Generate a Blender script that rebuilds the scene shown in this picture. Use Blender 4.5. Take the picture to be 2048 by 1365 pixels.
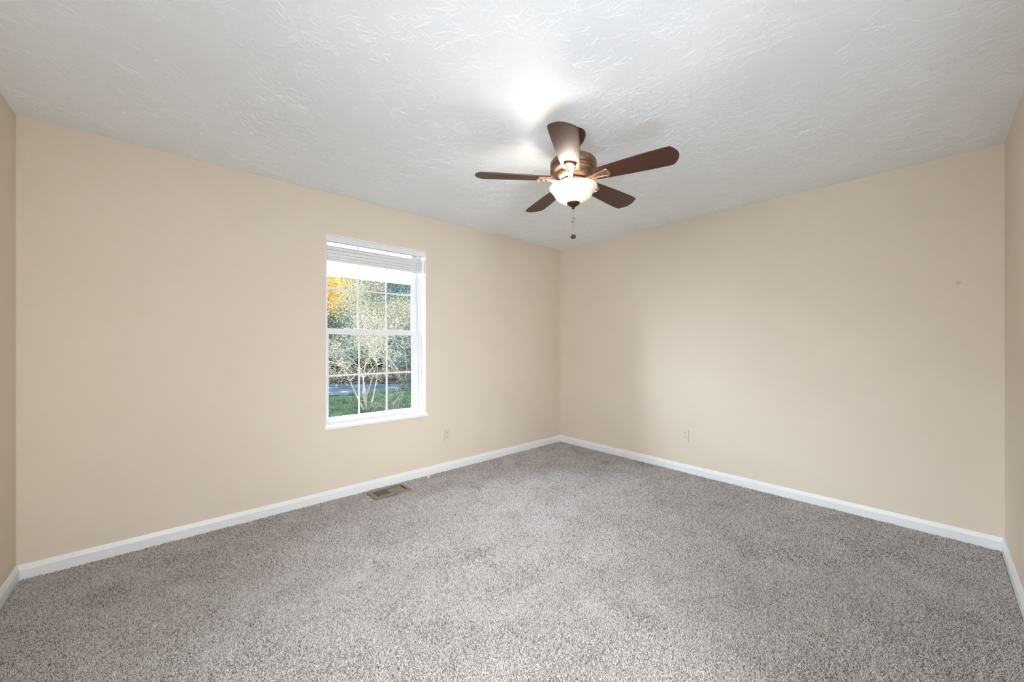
import bpy, bmesh, math, random
import numpy as np
from mathutils import Vector, Matrix
for o in list(bpy.data.objects): bpy.data.objects.remove(o)
SC = bpy.context.scene
COL = SC.collection
PI = math.pi
# ---------------------------------------------------------------- camera, sky, sun, area lights, exposure
L, W, H = 4.3154, 3.4884, 2.4444            # window wall length, right wall length, ceiling height
CAMX, CAMY, CAMZ, YAW = -3.7081, -3.2129, 1.2404, 0.73075
F_PX, HZ = 759.30, 689.74
cd = bpy.data.cameras.new('camera'); cam = bpy.data.objects.new('camera', cd); COL.objects.link(cam)
cam.location = (CAMX, CAMY, CAMZ); cam.rotation_euler = (PI/2, 0, -YAW)
cd.sensor_fit = 'HORIZONTAL'; cd.sensor_width = 36; cd.lens = F_PX*36/2048
cd.shift_y = (HZ-682.5)/2048; cd.clip_start = 0.02; cd.clip_end = 400
SC.camera = cam

wd = bpy.data.worlds.new('sky'); SC.world = wd; wd.use_nodes = True
bg = wd.node_tree.nodes['Background']; bg.inputs[0].default_value = (0.74, 0.88, 1.0, 1); bg.inputs[1].default_value = 36.0

sd = bpy.data.lights.new('sun', 'SUN'); sun = bpy.data.objects.new('sun', sd); COL.objects.link(sun)
sd.energy = 29.0; sd.angle = math.radians(0.6); sd.color = (1.0, 0.93, 0.80)
sun.rotation_euler = Vector((-0.72, 0.42, -0.55)).to_track_quat('-Z', 'Y').to_euler()

def area(name, loc, direc, sx, sy, watts, col):
    d = bpy.data.lights.new(name, 'AREA'); o = bpy.data.objects.new(name, d); COL.objects.link(o)
    d.shape = 'RECTANGLE'; d.size = sx; d.size_y = sy; d.energy = watts; d.color = col
    o.location = loc; o.rotation_euler = Vector(direc).to_track_quat('-Z', 'Z').to_euler()
    return o
# added fill lamps without a seen source, left of and behind the camera
fill_l = area('fill_light_left', (-L-0.03, -2.45, 1.35), (1, 0.10, -0.32), 1.5, 1.3, 32, (0.89, 0.945, 1.0))
fill_l.data.spread = math.radians(112)
fill_b = area('fill_light_back', (-3.5, -W-1.25, 1.5), (0.45, 1, -0.28), 1.5, 1.0, 64, (0.89, 0.945, 1.0)); fill_b.data.spread = math.radians(104)
pd = bpy.data.lights.new('window_portal', 'AREA'); po = bpy.data.objects.new('window_portal', pd); COL.objects.link(po)
pd.shape = 'RECTANGLE'; pd.size = 0.9; pd.size_y = 1.56; pd.cycles.is_portal = True
po.location = (-2.363, 0.20, 1.353); po.rotation_euler = Vector((0, -1, 0)).to_track_quat('-Z', 'Z').to_euler()

SC.view_settings.view_transform = 'Standard'; SC.view_settings.look = 'None'
SC.view_settings.exposure = 0.14; SC.view_settings.gamma = 1.0; SC.view_settings.use_curve_mapping = False
SC.cycles.max_bounces = 14; SC.cycles.diffuse_bounces = 8; SC.cycles.transparent_max_bounces = 16
SC.cycles.sample_clamp_indirect = 8.0
BULB = 250.0

# ---------------------------------------------------------------- helpers
class MB:
    def __init__(s): s.v = []; s.f = []
    def add(s, v, f):
        n = len(s.v); s.v += [tuple(p) for p in v]; s.f += [tuple(i+n for i in q) for q in f]; return s
    def box(s, x0, x1, y0, y1, z0, z1):
        return s.add([(x0,y0,z0),(x1,y0,z0),(x1,y1,z0),(x0,y1,z0),(x0,y0,z1),(x1,y0,z1),(x1,y1,z1),(x0,y1,z1)],
              [(0,3,2,1),(4,5,6,7),(0,1,5,4),(1,2,6,5),(2,3,7,6),(3,0,4,7)])
    def lathe(s, prof, n=48, c=(0,0,0), closed=False):
        v = []; f = []
        for r, z in prof:
            for k in range(n):
                a = 2*PI*k/n; v.append((c[0]+r*math.cos(a), c[1]+r*math.sin(a), c[2]+z))
        m = len(prof)
        for i in range(m if closed else m-1):
            j = (i+1) % m
            for k in range(n):
                k2 = (k+1) % n; f.append((i*n+k, i*n+k2, j*n+k2, j*n+k))
        if not closed:
            if prof[0][0] > 1e-5: f.append(tuple(range(n-1, -1, -1)))
            if prof[-1][0] > 1e-5: f.append(tuple((m-1)*n+k for k in range(n)))
        return s.add(v, f)
    def surf(s, prof, n=64):                     # open lathe, no caps
        v = []; f = []
        for r, z in prof:
            for k in range(n):
                a = 2*PI*k/n; v.append((r*math.cos(a), r*math.sin(a), z))
        for i in range(len(prof)-1):
            for k in range(n):
                k2 = (k+1) % n; f.append((i*n+k, i*n+k2, (i+1)*n+k2, (i+1)*n+k))
        return s.add(v, f)
    def tube(s, pts, rad, n=8, sx=1.0):
        pts = [Vector(p) for p in pts]; v = []; f = []; m = len(pts)
        rad = rad if hasattr(rad, '__len__') else [rad]*m
        for i, p in enumerate(pts):
            t = (pts[min(i+1, m-1)]-pts[max(i-1, 0)]).normalized()
            u = t.cross(Vector((0,0,1)));  u = u.normalized() if u.length > 1e-4 else Vector((1,0,0))
            w = u.cross(t)
            for k in range(n):
                a = 2*PI*k/n; v.append(p+(u*math.cos(a)*sx+w*math.sin(a))*rad[i])
        for i in range(m-1):
            for k in range(n):
                k2 = (k+1) % n; f.append((i*n+k, i*n+k2, (i+1)*n+k2, (i+1)*n+k))
        f.append(tuple(range(n-1, -1, -1))); f.append(tuple((m-1)*n+k for k in range(n)))
        return s.add(v, f)
    def prism(s, poly, z0, z1):                  # poly = [(x,y)] counter-clockwise
        n = len(poly)
        v = [(x, y, z0) for x, y in poly]+[(x, y, z1) for x, y in poly]
        f = [tuple(range(n-1, -1, -1)), tuple(range(n, 2*n))]+[(k, (k+1) % n, n+(k+1) % n, n+k) for k in range(n)]
        return s.add(v, f)
    def xform(s, M, start=0):
        s.v[start:] = [tuple(M @ Vector(p)) for p in s.v[start:]]; return s
    def build(s, name, mat, parent=None, smooth=None, bevel=0, loc=None):
        me = bpy.data.meshes.new(name); me.from_pydata(s.v, [], s.f); me.update()
        bm = bmesh.new(); bm.from_mesh(me); bmesh.ops.recalc_face_normals(bm, faces=bm.faces)
        if bevel: bmesh.ops.bevel(bm, geom=list(bm.edges), offset=bevel, segments=2, affect='EDGES', clamp_overlap=True)
        bm.to_mesh(me); bm.free()
        o = bpy.data.objects.new(name, me); COL.objects.link(o); me.materials.append(mat)
        if smooth is not None:
            me.shade_smooth(); me.set_sharp_from_angle(angle=math.radians(smooth))
        if loc: o.location = loc
        if parent: o.parent = parent
        return o

def npmesh(name, V, Fq, mat, nper, attr=None, parent=None):
    me = bpy.data.meshes.new(name); nv = len(V); nf = len(Fq)
    me.vertices.add(nv); me.vertices.foreach_set('co', np.ascontiguousarray(V, dtype=np.float32).ravel())
    me.loops.add(nf*nper); me.loops.foreach_set('vertex_index', np.ascontiguousarray(Fq, dtype=np.int32).ravel())
    me.polygons.add(nf); me.polygons.foreach_set('loop_start', np.arange(0, nf*nper, nper, dtype=np.int32))
    me.update(calc_edges=True)
    if attr is not None:
        a = me.attributes.new('tone', 'FLOAT', 'POINT'); a.data.foreach_set('value', attr.astype(np.float32))
    me.materials.append(mat)
    o = bpy.data.objects.new(name, me); COL.objects.link(o)
    if parent: o.parent = parent
    return o

def tag(o, label, cat, group=None, kind=None):
    o['label'] = label; o['category'] = cat
    if group: o['group'] = group
    if kind: o['kind'] = kind
    return o
def empty(name, loc, rz=0):
    o = bpy.data.objects.new(name, None); COL.objects.link(o); o.location = loc; o.rotation_euler[2] = rz; o.empty_display_size = .1
    return o
def struct(o): o['kind'] = 'structure'; return o

class Mat:
    def __init__(s, name, col=(.8,.8,.8), rough=.5, metal=0, spec=.5):
        s.m = bpy.data.materials.new(name); s.m.use_nodes = True; s.t = s.m.node_tree
        s.b = s.t.nodes['Principled BSDF']
        s.b.inputs['Base Color'].default_value = (*col, 1); s.b.inputs['Roughness'].default_value = rough
        s.b.inputs['Metallic'].default_value = metal; s.b.inputs['Specular IOR Level'].default_value = spec
    def n(s, typ, **kw):
        x = s.t.nodes.new(typ)
        for k, v in kw.items(): setattr(x, k, v)
        return x
    def l(s, a, b): s.t.links.new(a, b)
    def coord(s, scale=(1,1,1), rot=(0,0,0)):
        tc = s.n('ShaderNodeTexCoord'); mp = s.n('ShaderNodeMapping'); s.l(tc.outputs['Object'], mp.inputs['Vector'])
        mp.inputs['Scale'].default_value = scale; mp.inputs['Rotation'].default_value = rot; return mp.outputs['Vector']
    def noise(s, vec, scale, detail=3, rough=.55):
        x = s.n('ShaderNodeTexNoise'); x.inputs['Scale'].default_value = scale; x.inputs['Detail'].default_value = detail
        x.inputs['Roughness'].default_value = rough; s.l(vec, x.inputs['Vector']); return x.outputs['Fac']
    def ramp(s, fac, stops):
        x = s.n('ShaderNodeValToRGB'); s.l(fac, x.inputs['Fac']); e = x.color_ramp.elements
        while len(e) < len(stops): e.new(.5)
        for q, (p, c) in zip(e, stops): q.position = p; q.color = (*c, 1)
        return x.outputs['Color']
    def bump(s, h, strength, dist):
        x = s.n('ShaderNodeBump'); x.inputs['Strength'].default_value = strength; x.inputs['Distance'].default_value = dist
        s.l(h, x.inputs['Height']); s.l(x.outputs['Normal'], s.b.inputs['Normal']); return x

def lin(r, g, b):
    return tuple((c/255/12.92) if c/255 <= .04045 else ((c/255+.055)/1.055)**2.4 for c in (r, g, b))

# ---------------------------------------------------------------- materials
def wall_mat(name, smudge=None):
    m = Mat(name, rough=.62, spec=.25)
    v = m.coord(); n1 = m.noise(v, 1.3, 2)
    c = m.ramp(n1, [(.3, (.690, .612, .512)), (.7, (.715, .634, .532))])
    if smudge:                                    # a grey scuff the size of a thumb
        tc = m.n('ShaderNodeTexCoord'); mp = m.n('ShaderNodeVectorMath', operation='SUBTRACT'); m.l(tc.outputs['Object'], mp.inputs[0])
        mp.inputs[1].default_value = smudge; ln = m.n('ShaderNodeVectorMath', operation='LENGTH'); m.l(mp.outputs[0], ln.inputs[0])
        k = m.ramp(ln.outputs['Value'], [(.004, (.6,.6,.6)), (.016, (0,0,0))])
        mx = m.n('ShaderNodeMix', data_type='RGBA'); m.l(k, mx.inputs[0]); m.l(c, mx.inputs[6]); mx.inputs[7].default_value = (.42,.38,.31,1); c = mx.outputs[2]
    m.l(c, m.b.inputs['Base Color'])
    m.bump(m.noise(v, 260, 3), .12, .002); return m.m
M_WALL = wall_mat('tan_wall_paint'); M_WALLR = wall_mat('tan_wall_paint_scuffed', (0, -3.31, 1.632))
m = Mat('ceiling_paint', (.87, .895, .935), .8, spec=.15); m.bump(m.noise(m.coord(), 140, 4), .15, .002); M_CEIL = m.m
m = Mat('white_trim_paint', (.80, .81, .82), .38); m.bump(m.noise(m.coord((1,1,6)), 30, 2), .04, .001); M_TRIM = m.m
m = Mat('white_vinyl', (.80, .80, .815), .3); m.bump(m.noise(m.coord(), 60, 2), .02, .001); M_VINYL = m.m
m = Mat('white_sill_paint', (.90, .90, .90), .3); m.bump(m.noise(m.coord(), 40, 2), .03, .001); M_SILL = m.m
m = Mat('blind_vinyl', (.80, .80, .81), .42); m.bump(m.noise(m.coord(), 50, 2), .03, .001); M_BLIND = m.m
m = Mat('blind_cord', (.85, .85, .84), .8); m.bump(m.noise(m.coord(), 900, 1), .2, .001); M_CORD = m.m
# window glass
mt = bpy.data.materials.new('window_glass'); mt.use_nodes = True; t = mt.node_tree; t.nodes.clear()
out = t.nodes.new('ShaderNodeOutputMaterial'); tr = t.nodes.new('ShaderNodeBsdfTransparent'); gl = t.nodes.new('ShaderNodeBsdfGlossy')
fr = t.nodes.new('ShaderNodeFresnel'); fr.inputs[0].default_value = 1.12; mx = t.nodes.new('ShaderNodeMixShader')
gl.inputs['Roughness'].default_value = .02; tr.inputs[0].default_value = (.95, .965, .96, 1)
t.links.new(fr.outputs[0], mx.inputs[0]); t.links.new(tr.outputs[0], mx.inputs[1]); t.links.new(gl.outputs[0], mx.inputs[2]); t.links.new(mx.outputs[0], out.inputs[0])
M_GLASS = mt
# carpet
m = Mat('carpet_yarn', rough=.95, spec=.05)
at = m.n('ShaderNodeAttribute', attribute_name='tone')
c = m.ramp(at.outputs['Fac'], [(0.0, (.15,.118,.104)), (.22, (.37,.323,.302)), (.5, (.64,.592,.572)), (1.0, (.84,.795,.775))])
m.l(c, m.b.inputs['Base Color']); M_PILE = m.m
m = Mat('carpet_backing', (.24,.20,.18), .95, spec=.05); m.bump(m.noise(m.coord(), 300, 2), .5, .003); M_BACK = m.m
# fan
def bronze(name, col, rough):
    m = Mat(name, col, rough, 1.0); v = m.coord(); n1 = m.noise(v, 35, 4)
    m.l(m.ramp(n1, [(.3, tuple(x*.8 for x in col)), (.75, tuple(min(1, x*1.25) for x in col))]), m.b.inputs['Base Color'])
    m.bump(m.noise(v, 400, 2), .05, .001); return m.m
M_BRZ = bronze('brushed_bronze', (.27, .175, .125), .42)
M_DBRZ = bronze('dark_bronze', (.11, .06, .04), .40)
M_LBRZ = bronze('polished_copper_bronze', (.50, .36, .28), .36)
m = Mat('dark_slot', (.02,.015,.012), .7); m.bump(m.noise(m.coord(), 90, 2), .1, .001); M_SLOT = m.m
m = Mat('walnut_blade', rough=.48, spec=.65); v = m.coord((2.2, 26, 26)); n1 = m.noise(v, 2.4, 6, .6)
m.l(m.ramp(n1, [(.28, (.026,.008,.005)), (.55, (.062,.017,.009)), (.78, (.040,.012,.007))]), m.b.inputs['Base Color']); m.bump(n1, .05, .001); M_BLADE = m.m
mt = bpy.data.materials.new('alabaster_glass'); mt.use_nodes = True; t = mt.node_tree; t.nodes.clear()
out = t.nodes.new('ShaderNodeOutputMaterial'); df = t.nodes.new('ShaderNodeBsdfDiffuse'); tl = t.nodes.new('ShaderNodeBsdfTranslucent')
gg = t.nodes.new('ShaderNodeBsdfGlossy'); gg.inputs['Roughness'].default_value = .25
nz = t.nodes.new('ShaderNodeTexNoise'); nz.inputs['Scale'].default_value = 14; nz.inputs['Detail'].default_value = 3
rp = t.nodes.new('ShaderNodeValToRGB'); rp.color_ramp.elements[0].position = .3; rp.color_ramp.elements[0].color = (.88,.80,.66,1); rp.color_ramp.elements[1].position = .7; rp.color_ramp.elements[1].color = (.96,.90,.80,1)
tcn = t.nodes.new('ShaderNodeTexCoord'); t.links.new(tcn.outputs['Object'], nz.inputs['Vector']); t.links.new(nz.outputs['Fac'], rp.inputs['Fac'])
for q in (df, tl): t.links.new(rp.outputs['Color'], q.inputs['Color'])
m1 = t.nodes.new('ShaderNodeMixShader'); m1.inputs[0].default_value = .065; m2 = t.nodes.new('ShaderNodeMixShader'); m2.inputs[0].default_value = .05
t.links.new(df.outputs[0], m1.inputs[1]); t.links.new(tl.outputs[0], m1.inputs[2]); t.links.new(m1.outputs[0], m2.inputs[1]); t.links.new(gg.outputs[0], m2.inputs[2]); t.links.new(m2.outputs[0], out.inputs[0])
M_BOWL = mt
m = Mat('lit_bulb', (1,1,1), .4); m.b.inputs['Emission Color'].default_value = (1, .90, .77, 1); m.b.inputs['Emission Strength'].default_value = BULB; M_BULB = m.m
m = Mat('unlit_bulb', (.9,.9,.88), .3); m.bump(m.noise(m.coord(), 30, 1), .01, .001); M_BULB0 = m.m
m = Mat('steel_chain', (.55,.52,.50), .35, 1.0); m.bump(m.noise(m.coord(), 300, 1), .1, .001); M_CHAIN = m.m
m = Mat('wood_fob', (.028,.008,.006), .35); m.bump(m.noise(m.coord((1,1,4)), 60, 3), .1, .001); M_FOB = m.m
m = Mat('taupe_register', (.245,.200,.160), .5); m.bump(m.noise(m.coord(), 120, 2), .06, .001); M_REG = m.m
m = Mat('register_slat', (.30,.27,.24), .45, .3); m.bump(m.noise(m.coord(), 120, 2), .05, .001); M_SLAT = m.m
m = Mat('almond_outlet', (.68,.58,.47), .4); m.bump(m.noise(m.coord(), 80, 1), .02, .001); M_OUT = m.m
m = Mat('light_almond_outlet', (.70,.62,.54), .4); m.bump(m.noise(m.coord(), 80, 1), .02, .001); M_OUT2 = m.m
m = Mat('white_scrap', (.82,.78,.72), .8); m.bump(m.noise(m.coord(), 150, 2), .3, .002); M_SCRAP = m.m

# ---------------------------------------------------------------- room shell
T = 0.20
WX0, WX1, WZ0, WZ1 = -2.801, -1.921, 0.586, 2.119      # window opening in the window wall
b = MB()
b.box(-L-T, WX0, 0, T, -0.3, H); b.box(WX1, T, 0, T, -0.3, H); b.box(WX0, WX1, 0, T, -0.3, WZ0); b.box(WX0, WX1, 0, T, WZ1, H)
struct(b.build('wall_back', M_WALL))
struct(MB().box(0, T, -W-T, 0, -0.3, H).build('wall_right', M_WALLR))
b = MB()                                                 # left wall with an opening added for the fill lamp (out of view)
b.box(-L-T, -L, -1.65, 0, -0.3, H); b.box(-L-T, -L, -W-T, -3.25, -0.3, H); b.box(-L-T, -L, -3.25, -1.65, -0.3, 0.62); b.box(-L-T, -L, -3.25, -1.65, 2.08, H)
struct(b.build('wall_left', M_WALL))
b = MB()                                                 # front wall behind the camera, opening added for the fill lamp
b.box(-L, -4.24, -W-T, -W, -0.3, H); b.box(-2.75, 0, -W-T, -W, -0.3, H); b.box(-4.24, -2.75, -W-T, -W, 2.10, H)
struct(b.build('wall_front', M_WALL))
struct(MB().box(-L, 0, -W, 0, -0.3, 0).build('floor', M_BACK))

# ceiling: slab and hand-stamped plaster ridges in one mesh
rng = np.random.default_rng(7)
def ceiling():
    b = MB().box(-L-T, T, -W-T, T, H, H+0.25)
    V = [np.array(b.v)]; FQ = list(b.f); base = len(b.v)
    xs = np.arange(-L, 0.1, .105); ys = np.arange(-W, 0.1, .105)
    def ridge(cx, cy, a, ln, w, h):
        nonlocal base
        n = 5; bend = rng.normal(0, .35); t = np.linspace(0, 1, n)
        ang = a+bend*t+rng.normal(0, .12, n); st = ln/(n-1)
        px = cx+np.concatenate([[0], np.cumsum(np.cos(ang[:-1])*st)]); py = cy+np.concatenate([[0], np.cumsum(np.sin(ang[:-1])*st)])
        if px.min() < -L+.012 or px.max() > -.012 or py.min() < -W+.012 or py.max() > -.012: return
        env = np.array([.25, .9, 1, .8, .15])*rng.uniform(.8, 1.2, n)
        nx, ny = -np.sin(ang), np.cos(ang)
        vs = np.zeros((n*3, 3)); sk = rng.uniform(-.5, .5)
        for s, off in ((0, -1), (1, sk), (2, 1)):
            vs[s::3, 0] = px+nx*w*.5*env*off; vs[s::3, 1] = py+ny*w*.5*env*off; vs[s::3, 2] = H-(h*env if s == 1 else -0.0005)
        V.append(vs)
        for i in range(n-1):
            k = base+i*3
            FQ.append((k, k+3, k+4, k+1)); FQ.append((k+1, k+4, k+5, k+2))
        base += n*3
    for x in xs:
        for y in ys:
            if rng.random() < .08: continue
            cx = x+rng.normal(0, .055); cy = y+rng.normal(0, .055); rot = rng.uniform(0, 2*PI); R = rng.uniform(.055, .14)
            fan = rng.uniform(.35, 1.5); k = int(rng.integers(10, 30)); st = rng.choice([.55, .75, 1, 1.25])
            for _ in range(k):
                a = rot+rng.uniform(-fan, fan)+(PI if rng.random() < .35 else 0); r0 = R*rng.uniform(.05, 1.0)
                ln = rng.uniform(.016, .072)
                ridge(cx+r0*math.cos(a), cy+r0*math.sin(a), a+rng.normal(0, .45), ln, rng.uniform(.0020, .0042)*st, rng.uniform(.0005, .0011)*st)
    for _ in range(8000):
        ridge(rng.uniform(-L, 0), rng.uniform(-W, 0), rng.uniform(0, 2*PI), rng.uniform(.008, .035), rng.uniform(.0012, .0026), rng.uniform(.0003, .0006))
    V = np.concatenate(V)
    me = bpy.data.meshes.new('ceiling'); me.from_pydata(V.tolist(), [], FQ); me.update(); me.materials.append(M_CEIL)
    o = bpy.data.objects.new('ceiling', me); COL.objects.link(o); return o
struct(ceiling())

# baseboards: flat board with a wide sloped top edge
def baseboard(name, p0, p1, nrm, e0=0, e1=0, joints=()):
    P = [(0, 0), (.0125, 0), (.0125, .056), (.0105, .060), (.0050, .080), (.0035, .083), (0, .083)]
    d = Vector(p1)-Vector(p0); ln = d.length; d.normalize(); nr = Vector(nrm); b = MB()
    cuts = [0]+list(joints)+[ln]
    for a, c in zip(cuts[:-1], cuts[1:]):
        v = []
        for s, end, sg in ((a+(.0004 if a else 0), e0 if a == 0 else 0, 1), (c-(.0004 if c < ln else 0), e1 if c == ln else 0, -1)):
            for t_, z in P:
                q = Vector(p0)+d*(s+sg*end*t_)+nr*t_; v.append((q.x, q.y, z))
        n = len(P); b.add(v, [tuple(range(n)), tuple(range(2*n-1, n-1, -1))]+[(k, n+k, n+(k+1) % n, (k+1) % n) for k in range(n)])
    return struct(b.build(name, M_TRIM))
baseboard('baseboard_back', (-L, 0, 0), (0, 0, 0), (0, -1, 0), 1.09, 1, joints=(2.345,))
baseboard('baseboard_right', (0, 0, 0), (0, -W, 0), (-1, 0, 0), 1, 1)
baseboard('baseboard_left', (-L, -W, 0), (-L, 0, 0), (1, 0, 0), 1, 1.0)
baseboard('baseboard_front', (0, -W, 0), (-2.68, -W, 0), (0, 1, 0), 1, 0)

# ---------------------------------------------------------------- window in the back wall
win = struct(empty('window_1', (0, 0, 0)))
b = MB()                                              # painted reveal lining
b.box(WX0, WX0+.006, .0006, .17, WZ0, WZ1-.006); b.box(WX1-.006, WX1, .0006, .17, WZ0, WZ1-.006); b.box(WX0, WX1, .0006, .17, WZ1-.006, WZ1)
b.build('window_reveal', M_SILL, win)
b = MB(); b.box(WX0-.001, WX1+.001, -.002, .175, WZ0-.02, WZ0+.004); b.box(WX0-.014, WX1+.020, -.020, 0.0, WZ0-.018, WZ0+.004)
b.build('window_sill', M_SILL, win, bevel=.003)
def ring(b, x0, x1, z0, z1, y0, y1, l, r, bt, tp):
    b.box(x0, x0+l, y0, y1, z0, z1); b.box(x1-r, x1, y0, y1, z0, z1); b.box(x0+l, x1-r, y0, y1, z0, z0+bt); b.box(x0+l, x1-r, y0, y1, z1-tp, z1)
b = MB(); ring(b, WX0+.005, WX1-.005, WZ0, WZ1-.005, .088, .175, .018, .018, .014, .008)
ring(b, WX0+.023, WX1-.023, WZ0+.014, WZ1-.013, .126, .130, .008, .008, .004, .004)
b.build('window_frame', M_VINYL, win, bevel=.002)
GX0, GX1 = -2.752, -2.008
lo = MB(); ring(lo, WX0+.024, WX1-.024, WZ0+.012, 1.374, .096, .124, GX0-(WX0+.024), (WX1-.024)-GX1, .042, .048)
lo.box(WX0+.03, WX1-.03, .090, .097, 1.352, 1.366)
lo = lo.build('lower_sash', M_VINYL, win, bevel=.003)
UX0, UX1 = -2.752, -1.996
up = MB(); ring(up, WX0+.024, WX1-.024, 1.330, WZ1-.013, .131, .160, UX0-(WX0+.024), (WX1-.024)-UX1, .040, .012)
up = up.build('upper_sash', M_VINYL, win, bevel=.003)
def glazing(sash, x0, x1, z0, z1, y, zm):
    MB().box(x0-.004, x1+.004, y-.002, y+.002, z0-.004, z1+.004).build('glass_pane', M_GLASS, sash)
    for k in (1, 2):
        x = x0+(x1-x0)*k/3; MB().box(x-.0075, x+.0075, y-.009, y-.003, z0-.002, z1+.002).build('muntin', M_VINYL, sash, bevel=.002)
    z = zm; MB().box(x0-.002, x1+.002, y-.0085, y-.0035, z-.0075, z+.0075).build('muntin', M_VINYL, sash, bevel=.002)
glazing(lo, GX0, GX1, WZ0+.054, 1.326, .115, .983)
glazing(up, UX0, UX1, 1.370, WZ1-.025, .150, 1.711)
for x in (-2.60, -2.12):
    b = MB(); b.box(x-.022, x+.022, .102, .120, 1.374, 1.379); b.box(x-.009, x+.018, .096, .112, 1.379, 1.384); b.build('sash_lock', M_VINYL, lo, bevel=.002)

# raised mini blind
bl = tag(empty('window_blind', (-2.36, .04, WZ1)), 'white mini blind pulled up to the top of the window', 'blind')
def bb(mb, name, mat, parent=bl, bevel=0, smooth=None):
    mb.xform(Matrix.Translation((2.36, -.04, -WZ1))); return mb.build(name, mat, parent, smooth, bevel)
BX0, BX1 = WX0+.010, WX1-.010
bb(MB().box(BX0, BX1, .022, .060, 2.070, 2.112), 'headrail', M_BLIND, bevel=.002)
bb(MB().box(BX0-.002, BX1+.002, .014, .020, 2.068, 2.114), 'valance', M_BLIND, bevel=.002)
def slat(z, tilt=0.0, c=0.003, th=.0052):
    v = []; f = []; n = 6; hw = .0125
    for x in (BX0+.006, BX1-.010):
        for s in (0, th):
            for k in range(n+1):
                u = -1+2*k/n; v.append((x, .040+u*hw, z+c*(1-u*u)*.6+s+tilt*u))
    m_ = n+1
    for k in range(n):
        f.append((k, k+1, 2*m_+k+1, 2*m_+k)); f.append((m_+k, 3*m_+k, 3*m_+k+1, m_+k+1))
    f.append((0, 2*m_, 3*m_, m_)); f.append((n, m_+n, 3*m_+n, 2*m_+n))
    return MB().add(v, f)
zs = [1.932+.0088*k for k in range(12)]+[2.046]
for k, z in enumerate(zs):
    q = slat(z, .0012*math.sin(k*2.1), th=.0012 if k == 12 else .0082); bb(q, 'slat', M_BLIND, smooth=60)
bb(MB().box(BX0+.004, BX1-.008, .027, .053, 1.915, 1.930), 'bottom_rail', M_BLIND, bevel=.004)
for x in (BX0+.11, BX1-.13):
    bb(MB().box(x-.004, x+.004, .0245, .0262, 1.921, 2.070), 'ladder_tape', M_CORD)
bb(MB().tube([(BX1-.085, .022, 2.07), (BX1-.083, .020, 1.9), (BX1-.055, .055, 1.3), (BX1-.022, .078, .80), (BX1-.016, .080, .66)], .0013, 6), 'lift_cord', M_CORD, smooth=40)
bb(MB().tube([(BX1-.070, .018, 2.070), (BX1-.066, .018, 1.62)], .0035, 8), 'tilt_wand', M_BLIND, smooth=40)

# unseen window and hall doorway added to hold the fill lamps
w2 = struct(empty('added_window', (0, 0, 0))); b = MB()
for y0, y1, z0, z1 in ((-3.25, -3.21, .62, 2.08), (-1.69, -1.65, .62, 2.08), (-3.21, -1.69, .62, .66), (-3.21, -1.69, 2.04, 2.08), (-2.47, -2.43, .66, 2.04)):
    b.box(-L-.16, -L-.09, y0, y1, z0, z1)
b.build('window_frame', M_VINYL, w2)
MB().box(-L-T+.005, -L-.17, -3.25, -1.65, .62, 2.08).build('sky_blocker', M_BLIND, w2)  # unseen panel added to block the sky behind the fill lamp
d1 = struct(empty('added_door', (0, 0, 0))); b = MB()
b.box(-4.31, -4.24, -W, -W+.015, 0, 2.10); b.box(-2.75, -2.68, -W, -W+.015, 0, 2.10); b.box(-4.31, -2.68, -W, -W+.015, 2.10, 2.17)
b.build('added_door_casing', M_TRIM, d1)
b = MB(); b.box(-4.8, -2.2, -W-1.4, -W-1.3, -.3, H); b.box(-4.9, -4.8, -W-1.4, -W-T, -.3, H); b.box(-2.2, -2.1, -W-1.4, -W-T, -.3, H); b.box(-4.9, -2.1, -W-1.4, -W-T, -.1, 0); b.box(-4.9, -2.1, -W-1.4, -W-T, H, H+.1)
struct(b.build('added_hall_box', M_WALL))  # unseen closed box added around the rear fill lamp

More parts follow.
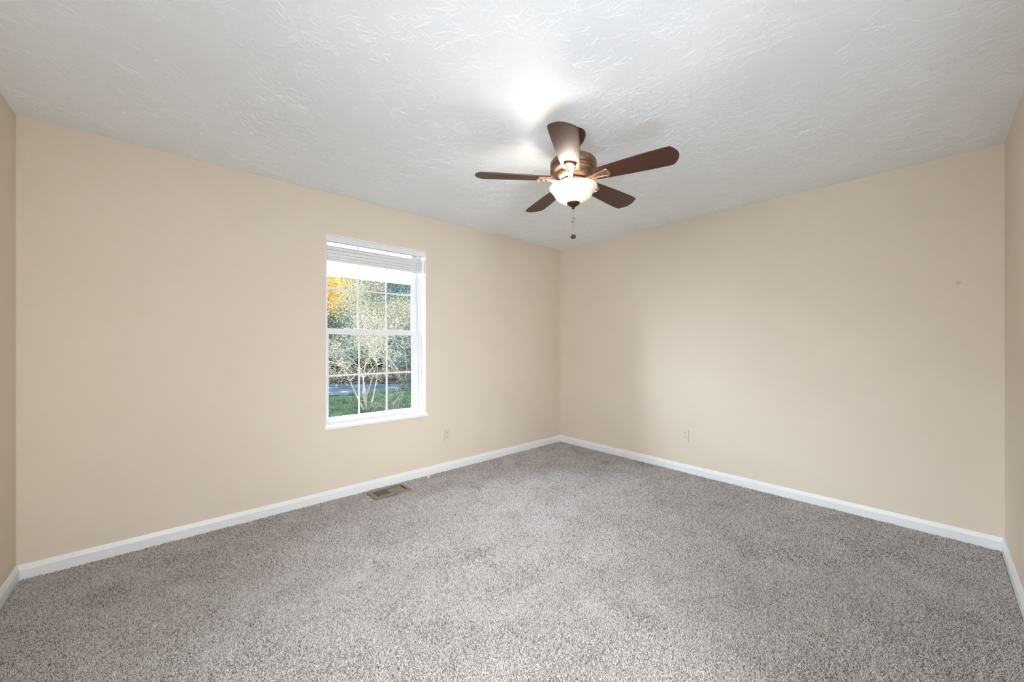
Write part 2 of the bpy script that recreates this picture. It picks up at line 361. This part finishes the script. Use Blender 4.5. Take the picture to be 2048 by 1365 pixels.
# ---------------------------------------------------------------- carpet pile
def carpet():
    P = []
    for sp, lo_, hi_ in ((.0036, .35, 2.1), (.0046, 2.1, 3.1), (.0054, 3.1, 9)):
        xs = np.arange(-L+.016, -.016, sp); ys = np.arange(-W+.016, -.016, sp)
        X, Y = np.meshgrid(xs, ys); X = X.ravel()+rng.uniform(-.5, .5, X.size)*sp; Y = Y.ravel()+rng.uniform(-.5, .5, Y.size)*sp
        de = (X-CAMX)*math.sin(YAW)+(Y-CAMY)*math.cos(YAW); k = (de > lo_) & (de <= hi_); P.append(np.stack([X[k], Y[k], np.full(k.sum(), sp/.0060)]))
    X, Y, SZ = np.concatenate(P, 1)
    keep = ~((X > -2.507) & (X < -2.187) & (Y > -.249) & (Y < -.057))
    keep &= (X > -L+.016) & (X < -.016) & (Y > -W+.016) & (Y < -.016)
    X = X[keep]; Y = Y[keep]; SZ = SZ[keep]; n = X.size
    def field(seed, cell):
        r = np.random.default_rng(seed); g = r.normal(0, 1, (int(6/cell)+4, int(6/cell)+4))
        u = (X+5)/cell; v = (Y+5)/cell; i = u.astype(int); j = v.astype(int); a = u-i; c = v-j; a = a*a*(3-2*a); c = c*c*(3-2*c)
        return (g[i, j]*(1-a)+g[i+1, j]*a)*(1-c)+(g[i, j+1]*(1-a)+g[i+1, j+1]*a)*c
    nap = .9*field(1, .42)+.7*field(2, .17)+.4*field(5, .07)
    napa = 2.2+nap*.8
    lean = .35+.10*field(3, .3)
    th = napa+rng.normal(0, 1.5, n); ln = np.clip(lean+rng.normal(.15, .45, n), 0, 1.5)
    h = np.clip(rng.normal(.0062, .0017, n)*(1+.16*field(12, .011)+.10*field(13, .03))+.0005*nap, .0028, .0125)
    r0 = rng.uniform(.0021, .0033, n)*SZ
    V = np.zeros((n, 7, 3)); a0 = rng.uniform(0, 2*PI, n); tw = rng.uniform(.3, 1.2, n)
    ox = np.cos(th); oy = np.sin(th); cu = rng.normal(0, .35, n)
    for lev, (zf, rf, lf) in enumerate(((.10, r0*.95, 0), (.80, r0, .55))):
        for k in range(3):
            a = a0+tw*lev+2*PI*k/3
            V[:, lev*3+k, 0] = X+ox*h*ln*lf+np.cos(a)*rf; V[:, lev*3+k, 1] = Y+oy*h*ln*lf+np.sin(a)*rf; V[:, lev*3+k, 2] = h*zf
    V[:, 6, 0] = X+(ox-oy*cu)*h*ln; V[:, 6, 1] = Y+(oy+ox*cu)*h*ln; V[:, 6, 2] = h
    V[:, :, 0] = np.clip(V[:, :, 0], -L+.0135, -.0135); V[:, :, 1] = np.clip(V[:, :, 1], -W+.0135, -.0135)
    tri = []
    for k in range(3): k2 = (k+1) % 3; tri += [(k, k2, 3+k2), (k, 3+k2, 3+k), (3+k, 3+k2, 6)]
    Fq = (np.arange(n)[:, None, None]*7+np.array(tri)[None]).reshape(-1, 3)
    tone = np.clip(rng.beta(1.7, 1.35, n)+.05*field(9, .12), 0, 1)
    o = npmesh('carpet_pile', V.reshape(-1, 3), Fq, M_PILE, 3, np.repeat(tone, 7)); o.data.shade_smooth(); return o
tag(carpet(), 'flecked grey beige carpet pile covering the whole bedroom floor', 'carpet', kind='stuff')

# ---------------------------------------------------------------- floor register
rg = tag(empty('floor_register', (-2.347, -.153, 0)), 'brown metal floor vent set in the carpet under the window', 'vent')
b = MB(); X0, X1, Y0, Y1 = -.158, .158, -.094, .094; ix0, ix1, iy0, iy1 = -.122, .135, -.056, .066
for q in ((X0, ix0, Y0, Y1), (ix1, X1, Y0, Y1), (ix0, ix1, Y0, iy0), (ix0, ix1, iy1, Y1), (-.008, .004, iy0, iy1)): b.box(*q, .006, .0125)
b.build('frame', M_REG, rg, bevel=.0015)
MB().box(X0+.01, X1-.01, Y0+.01, Y1-.01, .0005, .0012).build('duct_opening', M_SLOT, rg)
for k in range(9):
    x = ix0+.011+k*.0122; s = MB().box(-.0011, .0011, iy0, iy1, -.0045, .0045); s.xform(Matrix.Translation((x, 0, .0070)) @ Matrix.Rotation(.12, 4, 'Y')); s.build('louver', M_SLAT, rg)
MB().box(.004, ix1-.012, iy0, iy1-.012, .0070, .0092).build('damper_plate', M_REG, rg, bevel=.0007)
MB().tube([(ix1-.040, iy1-.012, .0095), (ix1-.036, iy1-.004, .0145)], .003, 8).build('damper_lever', M_REG, rg)

# ---------------------------------------------------------------- outlets
def outlet(loc, rz, mat, label):
    t_ = tag(empty('wall_outlet', loc, rz), label, 'outlet', 'duplex wall outlets')   # local -y faces the room
    MB().box(-.035, .035, -.0055, 0, -.057, .057).build('cover_plate', mat, t_, bevel=.0022)
    for s in (-1, 1):
        poly = []
        for k in range(24):
            a = 2*PI*k/24; poly.append((max(-.0145, min(.0145, .0172*math.cos(a))), .0172*math.sin(a)))
        r = MB().prism(poly, 0, .0022); r.xform(Matrix.Translation((0, -.0053, s*.0195)) @ Matrix.Rotation(PI/2, 4, 'X'))
        rc = r.build('receptacle', mat, t_)
        for dx, w, z0, z1 in ((-.0064, .0026, .000, .010), (.0064, .0026, .001, .009)):
            MB().box(dx-w/2, dx+w/2, -.0078, -.0070, s*.0195+z0, s*.0195+z1).build('slot', M_SLOT, rc)
        g = MB().lathe([(0, -.0004), (.0026, -.0004), (.0026, .0004), (0, .0004)], 12); g.xform(Matrix.Translation((0, -.0075, s*.0195-.006)) @ Matrix.Rotation(PI/2, 4, 'X')); g.build('slot', M_SLOT, rc)
    g = MB().lathe([(0, 0), (.003, 0), (.0026, .0012), (0, .0016)], 12); g.xform(Matrix.Translation((0, -.0054, 0)) @ Matrix.Rotation(PI/2, 4, 'X')); g.build('screw', mat, t_)
outlet((-1.689, 0, .352), 0, M_OUT, 'almond wall outlet low on the window wall, right of the window')
outlet((0, -1.593, .362), -PI/2, M_OUT2, 'light almond wall outlet low on the wall with no window')

# scrap on the carpet
b = MB(); b.tube([(-.020, -.004, .012), (-.006, .004, .019), (.008, .001, .017), (.022, .006, .021)], [.004, .0065, .006, .004], 7)
b.tube([(-.006, .003, .017), (-.010, -.012, .012), (-.008, -.022, .009)], [.006, .008, .005], 7)
sc = b.build('paper_scrap', M_SCRAP, None, 60, loc=(-1.925, -.068, .002)); tag(sc, 'small crumpled white scrap on the carpet beside the baseboard', 'scrap')

# ---------------------------------------------------------------- ceiling fan
FX, FY, ZB = -2.0021, -1.8333, 2.1621
fan = tag(empty('ceiling_fan', (FX, FY, H+.0277)), 'bronze ceiling fan with five dark wood blades and a lit glass bowl', 'ceiling fan')
fan.scale = (1.023, 1.023, 1.023)
def fz(prof): return [(r, z-H) for r, z in prof]
MB().lathe(fz([(r, z-.0271) for r, z in [(.0, H), (.066, H), (.068, H-.003), (.068, H-.018), (.066, H-.025), (.060, H-.040), (.048, H-.056), (.030, H-.068), (.024, H-.072), (0, H-.072)]]), 48).build('canopy', M_DBRZ, fan, 35)
MB().lathe(fz([(0, H-.09), (.013, H-.09), (.013, 2.27), (0, 2.27)]), 24).build('downrod', M_BRZ, fan, 35)
MB().lathe(fz([(0, 2.302), (.020, 2.302), (.026, 2.297), (.030, 2.281), (.034, 2.276), (0, 2.276)]), 32).build('yoke_cover', M_DBRZ, fan, 35)
MB().lathe(fz([(0, 2.278), (.060, 2.278), (.100, 2.273), (.118, 2.264), (.1265, 2.253), (.1285, 2.240), (.1285, 2.232), (.1250, 2.227), (.1230, 2.220), (.1255, 2.213), (.129, 2.209), (.128, 2.202), (.120, 2.195), (.112, 2.192), (.110, 2.188), (0, 2.188)]), 72).build('motor_housing', M_BRZ, fan, 28)
vr = MB().lathe(fz([(0, 2.189), (.108, 2.189), (.104, 2.180), (.092, 2.166), (.080, 2.158), (.076, 2.156), (0, 2.156)]), 72).build('vent_ring', M_BRZ, fan, 28)
for k in range(15):
    a = 2*PI*k/15+.13; s = MB().box(-.0085, .0085, -.0022, .0022, -.0012, .0012)
    s.xform(Matrix.Translation((0, 0, -H)) @ Matrix.Rotation(a, 4, 'Z') @ Matrix.Translation((.0985, 0, 2.1738)) @ Matrix.Rotation(-.86, 4, 'Y')); s.build('vent_slot', M_SLOT, vr)
MB().lathe(fz([(0, 2.157), (.070, 2.157), (.074, 2.154), (.074, 2.148), (.070, 2.145), (0, 2.145)]), 48).build('flywheel', M_DBRZ, fan, 30)
MB().lathe(fz([(0, 2.146), (.052, 2.146), (.056, 2.142), (.056, 2.128), (.062, 2.125), (.064, 2.121), (.062, 2.117), (.05, 2.114), (0, 2.114)]), 48).build('switch_housing', M_BRZ, fan, 30)
# blades: local +x outwards, +y tangential
def blade_outline():
    # root rounded, sides diverge, tip softly clipped
    P = []
    for k in range(9): a = PI/2+PI*k/8; P.append((.132+.012*math.cos(a), (.046)*math.sin(a)*.98))
    P += [(.20, -.052), (.30, -.060), (.40, -.066), (.47, -.0685)]
    tip = [(.503, -.0685), (.515, -.066), (.5245, -.057), (.536, -.039), (.5445, -.019), (.547, 0), (.5445, .019), (.536, .039), (.5245, .057), (.515, .066), (.503, .0685)]
    P += tip+[(.47, .0685), (.40, .066), (.30, .060), (.20, .052)]
    return P
bm_ = MB().prism(blade_outline(), -.003, .003)
def iron():
    b = MB()
    # arm: S-curve from the flywheel to under the blade, two ribs on a flat web that opens into an arched plate
    N = 12; pl = []
    for k in range(N+1):
        u = k/N; r = .060+.092*u; z = -.018+.012*(u*u*(3-2*u)); hw = .013+.002*math.cos(u*6)+.011*u*u; pl.append((r, z, hw))
    v = []
    for r, z, hw in pl: v += [(r, -hw, z-.0035), (r, hw, z-.0035), (r, hw, z+.0025), (r, -hw, z+.0025)]
    f = [(0, 1, 2, 3), tuple(4*N+i for i in (3, 2, 1, 0))]
    for k in range(N):
        for i in range(4): j = (i+1) % 4; f.append((4*k+i, 4*k+4+i, 4*k+4+j, 4*k+j))
    b.add(v, f)
    for s in (-1, 1): b.tube([(r, s*hw*.72, z-.005) for r, z, hw in pl]+[(.170, s*.020, -.009), (.186, s*.024, -.0085)], [.0042]*(N+1)+[.004, .003], 8)
    # plate under the blade with an arched outer end
    poly = [(.146, -.022), (.165, -.027), (.188, -.031)]+[(.190+.020*math.cos(a), .031*math.sin(a)) for a in [(-.5+k/10)*PI for k in range(11)]]+[(.188, .031), (.165, .027), (.146, .022)]
    b.prism(poly, -.0072, -.003)
    arc = [(.184+.020*math.cos(a), .029*math.sin(a), -.0085) for a in [(-.5+k/12)*PI for k in range(13)]]; b.tube(arc, .0042, 8)
    for x, y in ((.165, -.014), (.165, .014), (.196, 0)): b.lathe([(0, -.0095), (.003, -.0092), (.0042, -.007), (0, -.007)], 10, (x, y, 0))
    return b
im_ = iron()
A0, PITCH, TILT = 2.475, -.205, .0215
blade0 = bm_.build('blade', M_BLADE, fan, 40, bevel=.0012); iron0 = im_.build('blade_bracket', M_LBRZ, fan, 40)
for k in range(5):
    a = A0+k*2*PI/5
    for src in (blade0, iron0):
        o = src if k == 0 else src.copy()
        if k: COL.objects.link(o); o.parent = fan
        R = Matrix.Rotation(a, 4, 'Z') @ Matrix.Rotation(PITCH if src is blade0 else PITCH, 4, 'X')
        o.matrix_local = Matrix.Translation((0, 0, ZB-H)) @ Matrix.Rotation(TILT, 4, 'Y') @ R
# light kit
rod = MB().lathe(fz([(0, 2.118), (.006, 2.118), (.006, 2.028), (0, 2.028)]), 16).build('center_rod', M_BRZ, fan, 35)
bowl = MB().surf(fz([(.1270, 2.1150), (.1290, 2.1165), (.1310, 2.1160), (.1322, 2.1135), (.1315, 2.1105), (.1285, 2.1080), (.1230, 2.1050), (.1180, 2.1010), (.1145, 2.0960), (.1115, 2.0890), (.1075, 2.0800), (.1020, 2.0700), (.0940, 2.0595), (.0830, 2.0500), (.0680, 2.0410), (.0490, 2.0335), (.0280, 2.0285), (.0070, 2.0265)]), 72).build('glass_bowl', M_BOWL, fan, 50)
MB().lathe(fz([(0, 2.0345), (.030, 2.0345), (.0365, 2.0320), (.0365, 2.0290), (.033, 2.0230), (.022, 2.0150), (.012, 2.0095), (.0085, 2.006), (.0095, 2.003), (.008, 1.999), (.004, 1.996), (0, 1.996)]), 32).build('finial', M_DBRZ, fan, 40)
def bulb(v, mat):                                        # bulb lies on its side, pointing away from the switch housing
    a = math.atan2(v.y, v.x)
    M_ = Matrix.Translation((0, 0, 2.100-H)) @ Matrix.Rotation(a, 4, 'Z') @ Matrix.Rotation(PI/2+.12, 4, 'Y') @ Matrix.Translation((0, 0, .066))
    MB().lathe([(0, .028), (.012, .025), (.021, .016), (.0245, .003), (.024, -.006), (.020, -.016), (.014, -.024), (.012, -.028), (0, -.028)], 20).xform(M_).build('light_bulb', mat, fan, 60)
    MB().lathe([(0, -.026), (.0135, -.026), (.0145, -.030), (.0145, -.050), (0, -.050)], 16).xform(M_).build('socket', M_DBRZ, fan, 35)
fl = Vector((-math.cos(YAW), math.sin(YAW))); fwv = Vector((math.sin(YAW), math.cos(YAW)))
bulb(fl*1.0-fwv*.08, M_BULB)                              # the lit one sits on the camera's left
bulb(-fl*1.0+fwv*.08, M_BULB0)
# pull chains
rt = Vector((math.cos(YAW), -math.sin(YAW)))
for s, z1, zc in ((.0035, 1.852, 1.945), (-.0035, 1.858, 1.925)):
    b = MB(); x, y = rt.x*s, rt.y*s; nb = int((1.998-z1)/.0042)
    for k in range(nb): 
        z = z1+k*.0042-H; b.lathe([(0, z-.0016), (.0014, z-.0008), (.0014, z+.0008), (0, z+.0016)], 6, (x, y, 0))
    b.tube([(x, y, z1-H), (x, y, 1.998-H)], .0006, 5)
    ch = b.build('pull_chain', M_CHAIN, fan)
    MB().lathe([(0, zc-.006-H), (.0028, zc-.004-H), (.0028, zc+.004-H), (0, zc+.006-H)], 10, (x, y, 0)).build('chain_coupling', M_DBRZ, ch)
MB().lathe(fz([(0, 1.858), (.003, 1.857), (.004, 1.853), (.010, 1.8515), (.0140, 1.8465), (.0145, 1.842), (.0135, 1.837), (.009, 1.833), (0, 1.8318)]), 24).build('chain_fob', M_FOB, fan, 45)

# ---------------------------------------------------------------- outdoors beyond the window
def ext_mat(name, stops, scale, rough=.8, trans=0):
    stops = [(p_, tuple(.235*x for x in c_)) for p_, c_ in stops]
    m = Mat(name, rough=rough, spec=0.0); v = m.coord(); n1 = m.noise(v, scale, 5, .65); c = m.ramp(n1, stops); m.l(c, m.b.inputs['Base Color'])
    if trans:
        tl = m.n('ShaderNodeBsdfTranslucent'); m.l(c, tl.inputs['Color']); mx = m.n('ShaderNodeMixShader'); mx.inputs[0].default_value = trans
        o = m.t.nodes['Material Output']; m.l(m.b.outputs[0], mx.inputs[1]); m.l(tl.outputs[0], mx.inputs[2]); m.l(mx.outputs[0], o.inputs[0])
    return m
M_GRASS = ext_mat('lawn', [(.3, (.008,.020,.011)), (.5, (.022,.044,.023)), (.68, (.060,.066,.034))], 3.5).m
M_ROAD = ext_mat('asphalt', [(.35, (.022,.030,.040)), (.58, (.042,.052,.064)), (.70, (.16,.16,.16))], 1.3).m  # pale patches and blue tint paint in dappled sun and sky-lit shade
M_HILL = ext_mat('wooded_hill', [(.3, (.008,.013,.014)), (.55, (.032,.043,.042)), (.72, (.105,.110,.085))], 3.2).m
M_BARK = ext_mat('pale_bark', [(.35, (.11,.095,.08)), (.7, (.27,.245,.205))], 9).m
M_TWIG = ext_mat('pale_twigs', [(.35, (.14,.12,.095)), (.7, (.36,.33,.27))], 9).m
M_DBARK = ext_mat('dark_bark', [(.3, (.07,.05,.04)), (.7, (.16,.12,.09))], 9).m
LEAF = {
 'weed': ext_mat('weed_blades', [(.3, (.03,.055,.032)), (.5, (.065,.10,.062)), (.7, (.20,.20,.12))], 2.5, trans=.3).m,
 'pale': ext_mat('pale_olive_leaves', [(.3, (.10,.10,.05)), (.5, (.34,.28,.17)), (.66, (.60,.50,.34))], 16, trans=.3).m,
 'gold': ext_mat('golden_leaves', [(.3, (.30,.14,.03)), (.5, (.46,.27,.07)), (.7, (.56,.42,.20))], 14, trans=.35).m,
 'green': ext_mat('green_leaves', [(.3, (.010,.018,.016)), (.5, (.04,.053,.044)), (.70, (.20,.19,.12))], 9, trans=.25).m,
 'rust': ext_mat('rust_leaves', [(.3, (.10,.05,.02)), (.5, (.22,.12,.06)), (.7, (.34,.24,.13))], 12, trans=.3).m}
m = ext_mat('overhang_white', [(.3, (3.6,3.6,3.6)), (.7, (3.7,3.7,3.7))], 2, .5, trans=.75); M_OVER = m.m

GZ = -1.25
def ground():
    nx, ny = 60, 60; V = []; F_ = []
    for j in range(ny+1):
        for i in range(nx+1):
            x = -40+100*i/nx; y = .3+70*j/ny; z = GZ+.05*math.sin(x*.9)*math.cos(y*.7)
            if y > 26: z += (y-26)*.02
            V.append((x, y, z))
    for j in range(ny):
        for i in range(nx): k = j*(nx+1)+i; F_.append((k, k+1, k+nx+2, k+nx+1))
    b = MB(); b.add(V, F_); n = len(V); return b.build('ground', M_GRASS, None, 60)
GROUND = struct(ground())
b = MB(); pts = []                                          # driveway that narrows towards the right
for k in range(25):
    x = -8+24*k/24; u = max(0, min(1, (x-0)/8)); yn = 16.3-1.2*u+.25*math.sin(x*1.3); yf = 26.5-9.2*u**.7+.3*math.sin(x*.9+1); pts.append((x, yn, yf))
v = []; f = []
for x, yn, yf in pts: v += [(x, yn, GZ+.08), (x, yf, GZ+.10), (x, yn, GZ-.1), (x, yf, GZ-.1)]
for k in range(24):
    a = 4*k; f += [(a, a+4, a+5, a+1), (a, a+2, a+6, a+4), (a+1, a+5, a+7, a+3)]
struct(b.add(v, f).build('road', M_ROAD))
M_BANK = ext_mat('leaf_litter', [(.36, (.008,.008,.008)), (.55, (.026,.024,.021)), (.70, (.12,.09,.06))], 3.5).m
v = []; f = []
for x, yn, yf in pts: v += [(x, yf+.02, GZ+.06), (x, yf+1.2, GZ+.30), (x, 33.0, GZ+.7), (x, 33.0, GZ-.2), (x, yf+.02, GZ-.2)]
for k in range(24):
    for i in range(5): a = 5*k+i; c = 5*k+(i+1) % 5; f.append((a, c, c+5, a+5))
struct(MB().add(v, f).build('bank', M_BANK))
def weeds():
    r = np.random.default_rng(17); n = 16000
    x = r.uniform(-.5, 6.5, n); y = r.uniform(6.5, 15.6, n); h = r.uniform(.05, .22, n)*(1+.8*np.sin(x*1.7+y*.9)*np.sin(y*1.3)); a = r.uniform(0, 2*PI, n); w = r.uniform(.006, .016, n)
    V = np.zeros((n, 4, 3)); lx = r.normal(0, .35, n)*h; ly = r.normal(0, .35, n)*h
    for k, (s_, t_) in enumerate(((-1, 0), (1, 0), (.25, 1), (-.25, 1))):
        V[:, k, 0] = x+np.cos(a)*w*s_+lx*t_; V[:, k, 1] = y+np.sin(a)*w*s_+ly*t_; V[:, k, 2] = GZ-.03+h*t_
    return npmesh('tall_grass', V.reshape(-1, 3), np.arange(n*4).reshape(-1, 4), LEAF['weed'], 4)
gw = weeds(); gw.parent = GROUND; gw['kind'] = 'stuff'
def hill():
    r = np.random.default_rng(3); nx, ny = 150, 70; g = r.normal(0, 1, (nx+1, ny+1)); V = []; F_ = []
    for j in range(ny+1):
        for i in range(nx+1):
            x = -35+95*i/nx; y = 28+51*j/ny
            V.append((x+.25*g[i, j], y, GZ+.3+(y-28)*.5+1.0*math.sin(x*.31)+.8*math.sin(x*.13+y*.2)+.55*g[i, j]))
    for j in range(ny):
        for i in range(nx): k = j*(nx+1)+i; F_.append((k, k+1, k+nx+2, k+nx+1))
    return MB().add(V, F_).build('hillside', M_HILL, None, 180)
struct(hill())
# overhang: white sloped panel with fascia above the window
b = MB(); b.box(-3.1, 2.6, .22, 2.30, 2.42, 2.47); b.box(-3.1, 2.6, 2.24, 2.30, 2.178, 2.42)
ov = b.build('roof_overhang', M_OVER); tag(ov, 'white roof overhang outside across the top of the window', 'overhang')

def tree(name, label, cat, loc, height, spread, seed, leafmat, bark, nleaf, leafsize, stems=1, droop=0.0, levels=4, trunk=.09, group=None, low=.25, twig=.003):
    r = np.random.default_rng(seed); root = tag(empty(name, loc), label, cat, group); segs = []; tips = []
    def grow(p, d, ln, rad, lev):
        n = 3; q = p
        for i in range(n):
            d = d+r.normal(0, .16, 3)+np.array([0, 0, .05-droop*lev*.1]); d = d/np.linalg.norm(d); q2 = q+d*ln/n
            segs.append((q, q2, rad*(1-.22*i), rad*(1-.22*(i+1)), lev)); q = q2
            if lev >= levels-1: tips.append((q2, d))
            if lev < levels and i > 0:
                for _ in range(int(r.integers(1, 3))):
                    s = r.normal(0, 1, 3); s -= d*(s@d); s /= np.linalg.norm(s)+1e-6
                    dd = d*r.uniform(.35, .9)+s*r.uniform(.5, 1.0)*spread; grow(q2, dd/np.linalg.norm(dd), ln*r.uniform(.5, .72), rad*.5, lev+1)
    for s in range(stems):
        a = r.uniform(0, 2*PI); d = np.array([math.cos(a)*.28*(stems > 1), math.sin(a)*.28*(stems > 1), 1.0])
        grow(np.array([math.cos(a)*.12*(stems > 1), math.sin(a)*.12*(stems > 1), -.1]), d/np.linalg.norm(d), height*(low+.22), trunk, 0)
    S = np.array([(*a, *b_) for a, b_, *_ in segs]); R = np.maximum(np.array([(x[2], x[3]) for x in segs]), twig)
    A, B = S[:, :3], S[:, 3:]; D = B-A; D /= np.linalg.norm(D, axis=1)[:, None]; U = np.cross(D, [0.3, .1, 1.0]); U /= np.linalg.norm(U, axis=1)[:, None]; Wv = np.cross(D, U)
    n = len(S); V = np.zeros((n, 8, 3))
    for k in range(4):
        a = k*PI/2; o = U*math.cos(a)+Wv*math.sin(a); V[:, k] = A+o*R[:, :1]; V[:, 4+k] = B+o*R[:, 1:]
    fq = [(k, (k+1) % 4, 4+(k+1) % 4, 4+k) for k in range(4)]
    npmesh('branches', V.reshape(-1, 3), (np.arange(n)[:, None, None]*8+np.array(fq)[None]).reshape(-1, 4), bark, 4, parent=root)
    if nleaf:
        tp = np.array([p for p, d in tips]); idx = r.integers(0, len(tp), nleaf); c = tp[idx]+r.normal(0, 1, (nleaf, 3))*height*.035
        c[:, 2] = np.maximum(c[:, 2], .1)
        e1 = r.normal(0, 1, (nleaf, 3)); e1 /= np.linalg.norm(e1, axis=1)[:, None]; e2 = np.cross(e1, r.normal(0, 1, (nleaf, 3))); e2 /= np.linalg.norm(e2, axis=1)[:, None]
        s = leafsize*r.uniform(.6, 1.4, (nleaf, 1)); up = np.cross(e1, e2)*s*.18
        V = np.stack([c-e1*s, c-e2*s*.5+up, c+e1*s, c+e2*s*.5+up], 1)
        npmesh('foliage', V.reshape(-1, 3), np.arange(nleaf*4).reshape(-1, 4), leafmat, 4, parent=root)
    return root
G = 'trees beyond the window'
tree('bare_shrub', 'pale twiggy small tree nearest outside the window, behind the middle panes', 'tree', (1.9, 11.3, GZ), 5.4, 1.05, 11, LEAF['pale'], M_TWIG, 5600, .021, stems=5, trunk=.036, group=G, low=.15, levels=5, twig=.004)
tree('low_shrub', 'low leggy shrub on the lawn in the bottom middle pane of the window', 'shrub', (1.55, 8.6, GZ), 1.5, 1.1, 61, LEAF['green'], M_TWIG, 1500, .016, stems=4, trunk=.012, levels=4, low=.2, twig=.002)
tree('green_shrub', 'dark green shrub on the lawn in the bottom right pane of the window', 'shrub', (3.15, 10.0, GZ), 1.9, 1.0, 71, LEAF['green'], M_BARK, 4200, .022, stems=7, trunk=.016, levels=4, low=.2, twig=.003)
tree('golden_tree', 'golden yellow autumn tree in the upper left panes of the window', 'tree', (-1.85, 5.7, GZ), 4.5, .75, 5, LEAF['gold'], M_DBARK, 13000, .019, trunk=.05, group=G, low=.3)
tree('olive_tree', 'pale olive leafy tree filling the right panes of the window', 'tree', (7.3, 19.4, GZ), 9.0, .9, 8, LEAF['pale'], M_BARK, 15000, .038, stems=4, trunk=.06, group=G, low=.16, levels=5, twig=.005)
tree('green_tree', 'dark green leafy tree behind the bare twigs, beyond the driveway', 'tree', (3.6, 28.5, GZ), 8.5, .9, 21, LEAF['green'], M_DBARK, 15000, .055, stems=2, trunk=.09, group=G, low=.16, twig=.006)
tree('rust_tree', 'rust brown bush at the foot of the wooded hill', 'tree', (10.0, 33.0, GZ+.7), 4.2, 1.0, 31, LEAF['rust'], M_BARK, 6000, .06, stems=3, trunk=.05, group=G, low=.12, twig=.006)
tree('mixed_tree', 'tall dull green tree on the slope at the far right of the window', 'tree', (16.5, 28.0, GZ), 9.5, .9, 41, LEAF['pale'], M_BARK, 16000, .07, stems=2, trunk=.10, group=G, low=.16, twig=.008)
